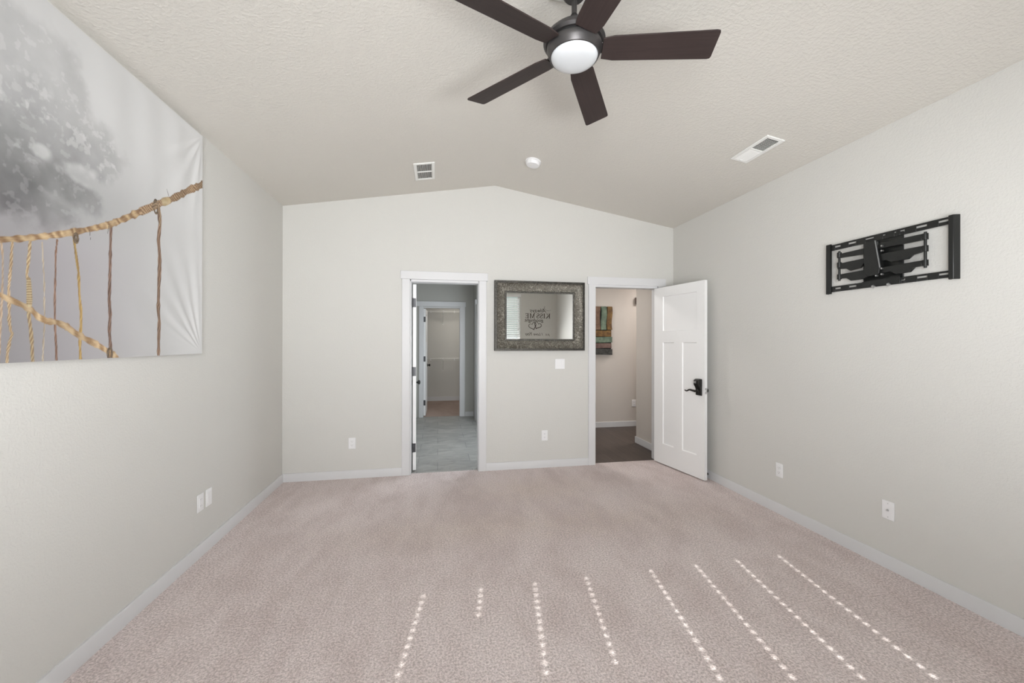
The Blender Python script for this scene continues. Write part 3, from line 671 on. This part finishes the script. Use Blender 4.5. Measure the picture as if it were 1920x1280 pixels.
MB().lathe([(0, 2.893), (.050, 2.892), (.066, 2.880), (.090, 2.860), (.118, 2.842), (.136, 2.824), (.1435, 2.809), (.1435, 2.804), (.133, 2.794), (0, 2.794)], 56).build('motor_housing', M['fan_metal'], t)
MB().lathe([(0, 2.7955), (.1225, 2.7955), (.1225, 2.783), (0, 2.783)], 48).build('shadow_ring', M['fan_gap'], t)
MB().lathe([(0, 2.784), (.127, 2.784), (.1285, 2.780), (.124, 2.762), (.114, 2.740), (.110, 2.738), (.1085, 2.742), (0, 2.742)], 56).build('light_ring', M['fan_metal'], t)
MB().lathe([(.1085, 2.7405), (.106, 2.734), (.096, 2.7245), (.075, 2.7165), (.045, 2.7125), (0, 2.711)], 56).build('globe', M['globe'], t, label='frosted white glass globe')
for k in range(5):
    br = bpy.data.objects.new('blade', None)
    out = [(.130, -.050), (.145, -.054), (.180, -.060), (.625, -.066), (.639, -.063), (.643, -.054), (.646, .062), (.642, .071), (.630, .074), (.185, .061), (.150, .054), (.130, .050)]
    rot = Matrix.Rotation(R(FAN_PHI + 72 * k), 4, 'Z') @ Matrix.Translation((0, 0, FAN_ZB)) @ Matrix.Rotation(R(-14), 4, 'X')
    o = MB().prism(out, -.003, .003, 'z').build('blade', M['blade'], t, bevel=.0012)
    o.matrix_local = rot
    b = MB(); b.prism([(.10, -.028), (.20, -.022), (.215, 0), (.20, .022), (.10, .028)], .003, .010, 'z')
    o2 = b.build('blade_iron', M['fan_metal'], o, bevel=.001)

# ------------------------------------------------------------------ windows and blinds of the near wall
HOLES = [[(-.532, 0, 30), (-.212, 0, 6), (.102, 0, 14), (.418, 0, 14)], [(.838, 0, 99), (1.148, 0, 99), (1.444, 0, 99), (1.757, 0, 99)]]
for wi, (x0, x1) in enumerate(WIN):
    w = bpy.data.objects.new('window_%d' % (wi + 1), None); COL.objects.link(w); w.location = ((x0 + x1) / 2, YN - .14, WZ[0])
    struct(w, 'white vinyl window behind the blinds, %s of the two' % ('nearer the left wall' if wi == 0 else 'nearer the right wall'), 'window')
    hx = (x1 - x0) / 2; Hh = WZ[1] - WZ[0]; b = MB()
    for a, c in ((-hx, -hx + .045), (hx - .045, hx)): b.box(a, c, .0, .05, 0, Hh)
    b.box(-hx, hx, 0, .05, 0, .045); b.box(-hx, hx, 0, .05, Hh - .045, Hh); b.box(-hx + .045, hx - .045, .01, .045, Hh / 2 - .02, Hh / 2 + .02)
    b.build('window_frame', M['plastic'], w)
    MB().box(-hx + .045, hx - .045, .024, .028, .045, Hh - .045).build('window_pane', M['glass'], w)
    t = thing('window_blind', 'white faux wood blind in the window %s' % ('nearer the left wall' if wi == 0 else 'nearer the right wall, seen in the mirror'), 'blind', ((x0 + x1) / 2, YN - .032, 0), group='blinds of the window wall')
    MB().box(-hx + .004, hx + .012, .020, .038, 2.455, 2.525).build('valance', M['slat'], t, bevel=.004)
    MB().box(-hx + .006, hx - .006, -.028, .018, 2.462, 2.525).build('headrail', M['slat'], t)
    b = MB(); tilt = R((9, 30)[wi]); zt = 2.412; n = 40
    for k in range(n):
        z = zt - k * .044
        rm = Matrix.Translation((0, 0, z)) @ Matrix.Rotation(tilt, 4, 'X')
        edges = [-hx + .008]; cuts = []
        for hxw, k0, k1 in HOLES[wi]:
            if k0 <= k < k1 or True: cuts.append(hxw - (x0 + x1) / 2)
        cur = -hx + .008; hole = .0105; hl = (.0088, .0078)[wi]
        for c, (hxw, k0, k1) in zip(cuts, HOLES[wi]):
            hs = hole if k0 <= k < k1 else .0004
            b.box(cur, c - hs, -.025, .025, -.0014, .0014, rm)
            b.box(c - hs, c + hs, -.025, -hl, -.0014, .0014, rm); b.box(c - hs, c + hs, hl, .025, -.0014, .0014, rm); cur = c + hs
        b.box(cur, hx - .008, -.025, .025, -.0014, .0014, rm)
    b.build('slat', M['slat'], t)
    MB().box(-hx + .008, hx - .008, -.024, .024, WZ[0] + .004, WZ[0] + .02).build('bottom_rail', M['slat'], t)
    for hxw, k0, k1 in HOLES[wi]:
        b = MB(); c = hxw - (x0 + x1) / 2
        for dy in (-.023, .024): b.cyl((c + .016, dy, WZ[0] + .015), (c + .016, dy, 2.47), .0009, 5)
        b.build('ladder_cord', M['cord'], t)
    for dx, zz in ((hx - .055, 1.73), (hx - .075, 1.60)):
        b = MB(); b.cyl((dx, .030, zz), (dx, .030, 2.46), .0010, 6); b.lathe([(0, zz - .045), (.008, zz - .04), (.006, zz - .01), (.002, zz)], 10, Matrix.Translation((dx, .030, 0)))
        b.build('pull_cord', M['dark_bronze'] if False else M['cord'], t)

# lettering on the near wall (seen reversed in the mirror)
t = thing('wall_lettering', 'dark vinyl goodnight lettering with two hearts seen in the mirror', 'wall lettering', (2.305, YN, 0), NEAR)
def stroke(b, pts, w, closed=False):
    """flat ribbon of width w (or a list) along points in the x-z plane"""
    P = [Vector((x, z)) for x, z in pts]; ws = w if hasattr(w, '__len__') else [w] * len(P); vs = []; fs = []
    for i, p in enumerate(P):
        d = (P[min(i + 1, len(P) - 1)] - P[max(i - 1, 0)]); d = d.normalized() if d.length else Vector((1, 0)); nrm = Vector((-d.y, d.x)) * ws[i] / 2
        for s in (1, -1):
            q = p + nrm * s; vs += [(q.x, -.0015, q.y), (q.x, -.0003, q.y)]
    for i in range(len(P) - 1):
        a = 4 * i; c = a + 4; fs += [(a, a + 2, c + 2, c), (a + 1, c + 1, c + 3, a + 3), (a, c, c + 1, a + 1), (a + 2, a + 3, c + 3, c + 2)]
    b.add(vs, fs)
def curve(f, a, c, n=24): return [f(a + (c - a) * k / n) for k in range(n + 1)]
# serif capitals KISS ME, cap height .115
b = MB(); H_, x = .112, -.312; zb = 1.968
def serif(b, x, z, w=.034): stroke(b, [(x - w / 2, z), (x + w / 2, z)], .007)
def stem(b, x, w=.020): stroke(b, [(x, zb), (x, zb + H_)], w); serif(b, x, zb + .0035, w + .02); serif(b, x, zb + H_ - .0035, w + .02)
stem(b, x + .02); stroke(b, [(x + .03, zb + .048), (x + .085, zb + H_)], .009); stroke(b, [(x + .042, zb + .06), (x + .095, zb)], .020); serif(b, x + .095, zb + .0035, .036); serif(b, x + .083, zb + H_ - .0035, .034)
x += .135; stem(b, x + .012); x += .045
for _ in range(2):
    cx = x + .036
    pts = curve(lambda a: (cx + .026 * math.cos(a), zb + H_ - .029 + .026 * math.sin(a)), R(20), R(250), 16) + curve(lambda a: (cx + .029 * math.cos(a), zb + .031 + .028 * math.sin(a)), R(75), R(-165), 16)
    stroke(b, pts, [.006 + .012 * math.sin(PI * i / (len(pts) - 1)) for i in range(len(pts))])
    stroke(b, [(cx + .028, zb + H_ - .034), (cx + .028, zb + H_ - .002)], .006); stroke(b, [(cx - .03, zb + .002), (cx - .03, zb + .036)], .006); x += .082
x += .035
stem(b, x + .012, .009); stroke(b, [(x + .014, zb + H_), (x + .055, zb + .005)], .019); stroke(b, [(x + .055, zb + .005), (x + .096, zb + H_)], .008); stem(b, x + .100, .020); x += .145
stem(b, x + .015); stroke(b, [(x + .02, zb + .006), (x + .075, zb + .006)], .010); stroke(b, [(x + .02, zb + H_ - .006), (x + .072, zb + H_ - .006)], .010); stroke(b, [(x + .02, zb + H_ / 2 + .003), (x + .058, zb + H_ / 2 + .003)], .009)
for xx, z0, z1 in ((x + .075, zb, zb + .03), (x + .072, zb + H_ - .028, zb + H_), (x + .058, zb + H_ / 2 - .013, zb + H_ / 2 + .019)): stroke(b, [(xx, z0), (xx, z1)], .006)
b.build('word', M['vinyl_text'], t)
def heart(cx, cz, s, rot):
    pts = []
    for k in range(49):
        a = 2 * PI * k / 48 + .35; px = 16 * math.sin(a) ** 3; pz = 13 * math.cos(a) - 5 * math.cos(2 * a) - 2 * math.cos(3 * a) - math.cos(4 * a)
        pts.append((cx + s * (px * math.cos(rot) - pz * math.sin(rot)) / 16, cz + s * (px * math.sin(rot) + pz * math.cos(rot)) / 16))
    b = MB(); stroke(b, pts, [.007 + .010 * abs(math.sin(PI * i / 48)) for i in range(49)]); b.build('heart', M['vinyl_text'], t)
heart(-.005, 1.80, .085, .45); heart(.115, 1.785, .090, -.35)
def text(body, x0, z0, width, shear, name='word', bold=0):
    cu = bpy.data.curves.new(name, 'FONT'); cu.body = body; cu.size = .12; cu.shear = shear; cu.offset = bold; cu.extrude = .0006
    tmp = bpy.data.objects.new('tmp', cu); COL.objects.link(tmp); bpy.context.view_layer.update()
    dg = bpy.context.evaluated_depsgraph_get(); me = bpy.data.meshes.new_from_object(tmp.evaluated_get(dg))
    bpy.data.objects.remove(tmp); me.name = name
    n = len(me.vertices); co = np.zeros(n * 3); me.vertices.foreach_get('co', co); co = co.reshape(-1, 3)
    sc = width / (co[:, 0].max() - co[:, 0].min())
    out = np.stack([(co[:, 0] - co[:, 0].min()) * sc + x0, -co[:, 2] - .001, co[:, 1] * sc + z0], 1); me.vertices.foreach_set('co', out.ravel()); me.update()
    me.materials.clear(); me.materials.append(M['vinyl_text'])
    o = bpy.data.objects.new(name, me); COL.objects.link(o); o.parent = t; return o
text('goodnight', -.14, 1.885, .448, 0, bold=.001)
text('p.s.', -.30, 1.565, .11, .35); text('I', -.13, 1.565, .03, .35, bold=.001); text('Love', -.075, 1.565, .17, .35, bold=.001); text('You', .135, 1.565, .16, .35, bold=.001)
text('Always', -.215, 2.105, .40, .38)
b = MB(); stroke(b, curve(lambda a: (-.215 + .045 * math.cos(a) + .03 * a, 2.20 + .055 * math.sin(a)), R(-150), R(300), 40), [.002 + .003 * abs(math.sin(i / 6)) for i in range(41)])
b.build('flourish', M['vinyl_text'], t)

# ------------------------------------------------------------------ canvas print on the left wall
PX = -1.504; CY0, CY1, CZ0, CZ1 = .85, 2.932, 1.331, 2.738
ROPES = dict(
 up=[(1.60,1.735),(1.706,1.763),(1.779,1.785),(1.86,1.814),(1.917,1.835),(1.999,1.868),(2.092,1.909),(2.181,1.951),(2.278,2.01),(2.386,2.079),(2.464,2.127),(2.527,2.168),(2.607,2.213),(2.714,2.285),(2.819,2.356),(2.934,2.427)],
 lo=[(1.60,1.62),(1.706,1.571),(1.733,1.559),(1.78,1.543),(1.815,1.528),(1.844,1.501),(1.878,1.487),(1.919,1.485),(1.963,1.469),(2.001,1.444),(2.047,1.422),(2.108,1.396),(2.167,1.366),(2.214,1.337),(2.225,1.328)],
 v1=[(1.709,1.756),(1.715,1.707),(1.715,1.632),(1.712,1.538),(1.71,1.482),(1.707,1.435),(1.703,1.33)],
 v2=[(1.747,1.762),(1.742,1.675),(1.735,1.597),(1.737,1.55),(1.737,1.483),(1.742,1.446),(1.748,1.436),(1.739,1.407),(1.732,1.369),(1.73,1.328)],
 v3=[(1.812,1.788),(1.805,1.706),(1.799,1.655),(1.807,1.617),(1.809,1.567),(1.807,1.507),(1.815,1.448),(1.82,1.387),(1.822,1.331)],
 v4=[(1.858,1.789),(1.862,1.717),(1.867,1.635),(1.867,1.553),(1.869,1.491),(1.865,1.408),(1.861,1.331)],
 v5=[(1.92,1.814),(1.913,1.749),(1.913,1.685),(1.911,1.599),(1.911,1.535),(1.912,1.471),(1.916,1.408),(1.919,1.333)],
 v6=[(1.994,1.852),(2.007,1.768),(2.018,1.703),(2.023,1.601),(2.031,1.533),(2.031,1.476),(2.026,1.408),(2.029,1.328)],
 v7=[(2.19,1.94),(2.187,1.831),(2.185,1.706),(2.182,1.606),(2.188,1.532),(2.182,1.457),(2.192,1.345)],
 v8=[(2.514,2.152),(2.528,2.054),(2.515,1.962),(2.524,1.877),(2.524,1.76),(2.516,1.642),(2.525,1.525),(2.517,1.408),(2.518,1.331)])
def vnoise(y, z, sc, seed):
    r = np.random.default_rng(seed); T = r.random((64, 64)); u, v = y * sc, z * sc
    i, j = np.floor(u).astype(int), np.floor(v).astype(int); f, g = u - i, v - j; f = f * f * (3 - 2 * f); g = g * g * (3 - 2 * g)
    a = T[i % 64, j % 64] * (1 - f) + T[(i + 1) % 64, j % 64] * f; b = T[i % 64, (j + 1) % 64] * (1 - f) + T[(i + 1) % 64, (j + 1) % 64] * f
    return a * (1 - g) + b * g
def fbm(y, z, sc, seed, o=5): return sum(vnoise(y, z, sc * 2 ** k, seed + k) * .5 ** k for k in range(o)) / sum(.5 ** k for k in range(o))
def sstep(a, b, x): t = np.clip((x - a) / (b - a), 0, 1); return t * t * (3 - 2 * t)
ys = np.concatenate([np.arange(CY0, 1.62, .02), np.arange(1.62, CY1, .0026), [CY1]]); zs = np.append(np.arange(CZ0, CZ1, .0026), CZ1)
Yg, Zg = np.meshgrid(ys, zs, indexing='ij')
# misty background: pale to the right and top, lilac grey low left
gy = np.clip((Yg - 1.85) / 1.0, -.1, 1)
lum = .265 + .36 * gy + .275 * sstep(1.95, 2.5, Zg) * (1 - .9 * gy)
lil = sstep(2.0, 1.75, Zg) * sstep(2.6, 1.8, Yg)
base = lum[..., None] * (1 + lil[..., None] * np.array([.02, -.03, .01]))
base += ((fbm(Yg, Zg, 2.2, 3, 3) - .5) * .05)[..., None]
# tree crown shapes in the mist
def blob(cy, cz, ry, rz, rot=0):
    c, s = math.cos(rot), math.sin(rot); u = (Yg - cy) * c + (Zg - cz) * s; v = -(Yg - cy) * s + (Zg - cz) * c
    return 1.15 - np.sqrt((u / ry) ** 2 + (v / rz) ** 2)
n1 = fbm(Yg, Zg, 9, 21, 5)
crown = np.maximum.reduce([blob(1.75, 2.42, .34, .24), blob(1.93, 2.28, .24, .22), blob(2.12, 2.27, .16, .16), blob(1.66, 2.16, .26, .22), blob(1.92, 2.04, .20, .09), blob(1.70, 1.98, .3, .14)])
mask = sstep(.0, .5, crown + (n1 - .5) * 1.1)
gaps = sstep(.57, .68, fbm(Yg, Zg, 30, 33, 5)) * sstep(2.02, 2.16, Zg) * sstep(2.50, 2.36, Zg + .3 * (1.9 - Yg))
void = np.exp(-((Yg - 2.03) / .10) ** 2 - ((Zg - 2.12) / .055) ** 2) + .8 * np.exp(-((Yg - 1.85) / .05) ** 2 - ((Zg - 2.14) / .04) ** 2)
void = sstep(.35, .7, void + (n1 - .5) * .8); base += (.10 * void * mask)[..., None]
tree = mask * (1 - .85 * gaps) * (1 - .9 * void)
tone = np.array([.105, .105, .105])
base -= tree[..., None] * tone * (.45 + 1.1 * fbm(Yg, Zg, 11, 51, 5))[..., None]
mist = np.exp(-((Zg - 1.9) / .12) ** 2) * sstep(2.5, 1.9, Yg); base += (.015 * mist)[..., None]
fleck = sstep(.64, .72, fbm(Yg, Zg, 34, 71, 3)) * mask * .05; base += fleck[..., None]
col = base
# ropes printed over the mist
def rope(pts, w0, w1, ca, cb, pitch, slant, seed, knots=0):
    global col
    P = np.array(pts, float); n = len(P)
    best = np.full(Yg.shape, 9.); arc = np.zeros(Yg.shape); side = np.zeros(Yg.shape); L = 0
    tot = np.sum(np.hypot(*np.diff(P, axis=0).T))
    lo_, hi_ = P.min(0) - .04, P.max(0) + .04
    iy = slice(*np.searchsorted(ys, [lo_[0], hi_[0]])); iz = slice(*np.searchsorted(zs, [lo_[1], hi_[1]]))
    yy, zz = Yg[iy, iz], Zg[iy, iz]; bst = best[iy, iz]; ar = arc[iy, iz]; sd = side[iy, iz]
    for k in range(n - 1):
        d = P[k + 1] - P[k]; l = np.hypot(*d); u = d / l
        tt = np.clip((yy - P[k, 0]) * u[0] + (zz - P[k, 1]) * u[1], 0, l)
        dy, dz = yy - P[k, 0] - tt * u[0], zz - P[k, 1] - tt * u[1]; dist = np.hypot(dy, dz); s_ = -dy * u[1] + dz * u[0]
        q = dist < bst; bst[q] = dist[q]; ar[q] = (L + tt)[q]; sd[q] = s_[q]; L += l
    w = (w0 + (w1 - w0) * ar / tot) / 2
    w = w * (1 + .22 * (vnoise(ar, ar * 0, 40, seed) - .5) * 2)
    if knots: w = w * (1 + .22 * sstep(.75, .95, np.sin(ar * knots + vnoise(ar, ar * 0, 9, seed + 2) * 7)))
    a = sstep(1.05, .80, bst / w)
    ph = ar / pitch + slant * sd / w * .5 + vnoise(ar, sd, 30, seed + 5) * .8
    st = .5 + .5 * np.sin(2 * PI * ph); st = st ** 1.4
    fibre = fbm(ar * 1.0, sd * 6, 60, seed + 9, 3)
    c = np.array(ca) + (np.array(cb) - np.array(ca)) * (.65 * st + .5 * (fibre - .3))[..., None]
    rnd = np.sqrt(np.clip(1 - (sd / w) ** 2, 0, 1)); c = c * (.72 + .28 * rnd)[..., None]        # printed photograph of a round rope
    big = .80 + .35 * vnoise(ar, ar * 0, 14, seed + 13); c = c * big[..., None]
    sub = col[iy, iz]; col[iy, iz] = sub * (1 - a[..., None]) + np.clip(c, .01, 1) * a[..., None]
TAN, BEI, BRO, YEL = (.20, .115, .06), (.56, .42, .25), (.13, .075, .05), (.50, .36, .14)
rope(ROPES['v1'], .008, .008, (.30, .21, .14), (.50, .40, .30), .03, 1, 1)
rope(ROPES['v2'], .011, .011, (.24, .15, .08), (.58, .46, .30), .022, 1.5, 2)
rope(ROPES['v3'], .012, .015, (.22, .14, .08), (.56, .45, .27), .028, 1.2, 3)
rope(ROPES['v4'], .006, .007, (.30, .24, .18), (.52, .45, .35), .05, 1, 4)
rope(ROPES['v5'], .009, .010, BRO, (.36, .22, .16), .04, 1.2, 5)
rope(ROPES['v6'], .013, .015, (.26, .16, .06), YEL, .09, 1, 6)
rope(ROPES['v7'], .018, .021, (.09, .055, .04), (.34, .22, .17), .065, 1.6, 7)
rope(ROPES['v8'], .029, .026, (.11, .065, .045), (.42, .28, .19), .085, 1.8, 8)
rope(ROPES['up'][:11], .019, .035, TAN, BEI, .055, .3, 9, 60)
rope(ROPES['up'][9:], .037, .047, (.17, .10, .06), (.56, .40, .25), .018, 1.2, 10)
rope(ROPES['lo'], .020, .033, (.26, .16, .08), (.60, .46, .29), .07, .3, 11, 75)
rope([(1.806, 1.64), (1.809, 1.58), (1.809, 1.545)], .020, .022, (.25, .17, .09), (.60, .50, .32), .009, .2, 12)
for (ky, kz, kr) in ((2.495, 2.138, .036), (2.006, 1.845, .018), (2.186, 1.352, .026)):
    rope([(ky + kr * .45 * math.cos(a), kz + kr * math.sin(a)) for a in np.linspace(0, 2 * PI, 18)], .013, .013, (.07, .05, .035), (.20, .15, .10), .03, 1, 15)
rope([(2.470, 2.128), (2.51, 2.16), (2.53, 2.10), (2.527, 2.05)], .022, .022, (.16, .10, .065), (.50, .38, .25), .04, 1.5, 16)
rope([(2.562, 2.188), (2.60, 2.209)], .042, .038, (.42, .32, .18), (.56, .45, .29), .2, 1, 17)
rope([(2.60, 2.235), (2.585, 2.268)], .004, .003, (.06, .05, .04), (.1, .08, .06), .1, 1, 18)
rope([(2.073, 1.895), (2.078, 1.855)], .003, .002, (.06, .06, .05), (.1, .1, .08), .1, 1, 19)
rope([(2.178, 1.945), (2.170, 1.905)], .003, .002, (.06, .06, .05), (.1, .1, .08), .1, 1, 20)
col = np.clip(col, .01, .95)
# cloth relief: slack folds fanning out of the two right-hand corners and hanging from the top edge
def folds(cy, cz, a0, a1, n, amp, r0, r1, seed):
    dy, dz = cy - Yg, Zg - cz; rad = np.hypot(dy, dz); th = np.arctan2(dz, dy)
    w = np.sin((th - a0) / (a1 - a0) * n * 2 * PI + 1.2 * vnoise(th * 3, rad * 2, 3, seed)) * sstep(0, .15, (th - a0) / (a1 - a0)) * sstep(1, .85, (th - a0) / (a1 - a0))
    return amp * w * sstep(0, r0, rad) * sstep(r1, r0, rad)
rel = folds(CY1, CZ0, R(20), R(95), 5, .0024, .22, .95, 91) + folds(CY1, CZ1, R(-100), R(-25), 4, .0024, .2, .9, 92)
rel += .0022 * np.sin(Yg * 26 + 2 * vnoise(Yg, Zg, 3, 93)) * sstep(1.9, 2.7, Zg) * sstep(1.7, 2.3, Yg)
rel += .0015 * np.sin((Yg * .8 + Zg * .5) * 24) * sstep(2.1, 1.4, Zg) * sstep(1.9, 2.4, Yg)
edge = np.minimum.reduce([sstep(0, .06, CY1 - Yg), sstep(0, .06, CZ1 - Zg), sstep(0, .06, Zg - CZ0)]); rel *= edge
ny, nz = Yg.shape; nv = ny * nz
co = np.stack([np.full(nv, PX) + rel.ravel(), Yg.ravel(), Zg.ravel()], 1)
idx = np.arange(nv).reshape(ny, nz); quads = np.stack([idx[:-1, :-1], idx[1:, :-1], idx[1:, 1:], idx[:-1, 1:]], -1).reshape(-1, 4)
t = thing('canvas_print', 'large canvas print of a rope bridge in misty trees on the left wall', 'picture', (XL, 2.0, 1.33))
co -= np.array([XL, 2.0, 1.33])
me = bpy.data.meshes.new('printed_canvas'); me.vertices.add(nv); me.vertices.foreach_set('co', co.ravel())
me.loops.add(quads.size); me.loops.foreach_set('vertex_index', quads.ravel().astype(np.int32))
me.polygons.add(len(quads)); me.polygons.foreach_set('loop_start', np.arange(0, quads.size, 4, dtype=np.int32)); me.polygons.foreach_set('loop_total', np.full(len(quads), 4, dtype=np.int32))
me.polygons.foreach_set('use_smooth', np.ones(len(quads), bool)); me.update(calc_edges=True); me.validate()
ca = me.color_attributes.new('print', 'FLOAT_COLOR', 'POINT'); ca.data.foreach_set('color', np.concatenate([col.reshape(-1, 3), np.ones((nv, 1))], 1).ravel().astype(np.float32))
m, nt, bs = nodes('printed canvas'); at = N(nt, 'ShaderNodeAttribute', attribute_name='print'); nt.links.new(at.outputs['Color'], bs.inputs['Base Color'])
bs.inputs['Roughness'].default_value = .6; bs.inputs['Specular IOR Level'].default_value = .3
me.materials.append(m); o = bpy.data.objects.new('printed_canvas', me); COL.objects.link(o); o.parent = t
b = MB(); x0, x1 = .0008, PX - XL - .0006; yo = 2.0; zo = 1.33
b.box(x0, x1, CY0 - yo, CY1 - yo, CZ0 - zo, CZ0 - zo + .004); b.box(x0, x1, CY0 - yo, CY1 - yo, CZ1 - zo - .004, CZ1 - zo)
b.box(x0, x1, CY0 - yo, CY0 - yo + .004, CZ0 - zo, CZ1 - zo); b.box(x0, x1, CY1 - yo - .004, CY1 - yo, CZ0 - zo, CZ1 - zo)
b.build('stretcher_edge', plain('grey canvas edge', (.55, .55, .55, 1), .8), t)
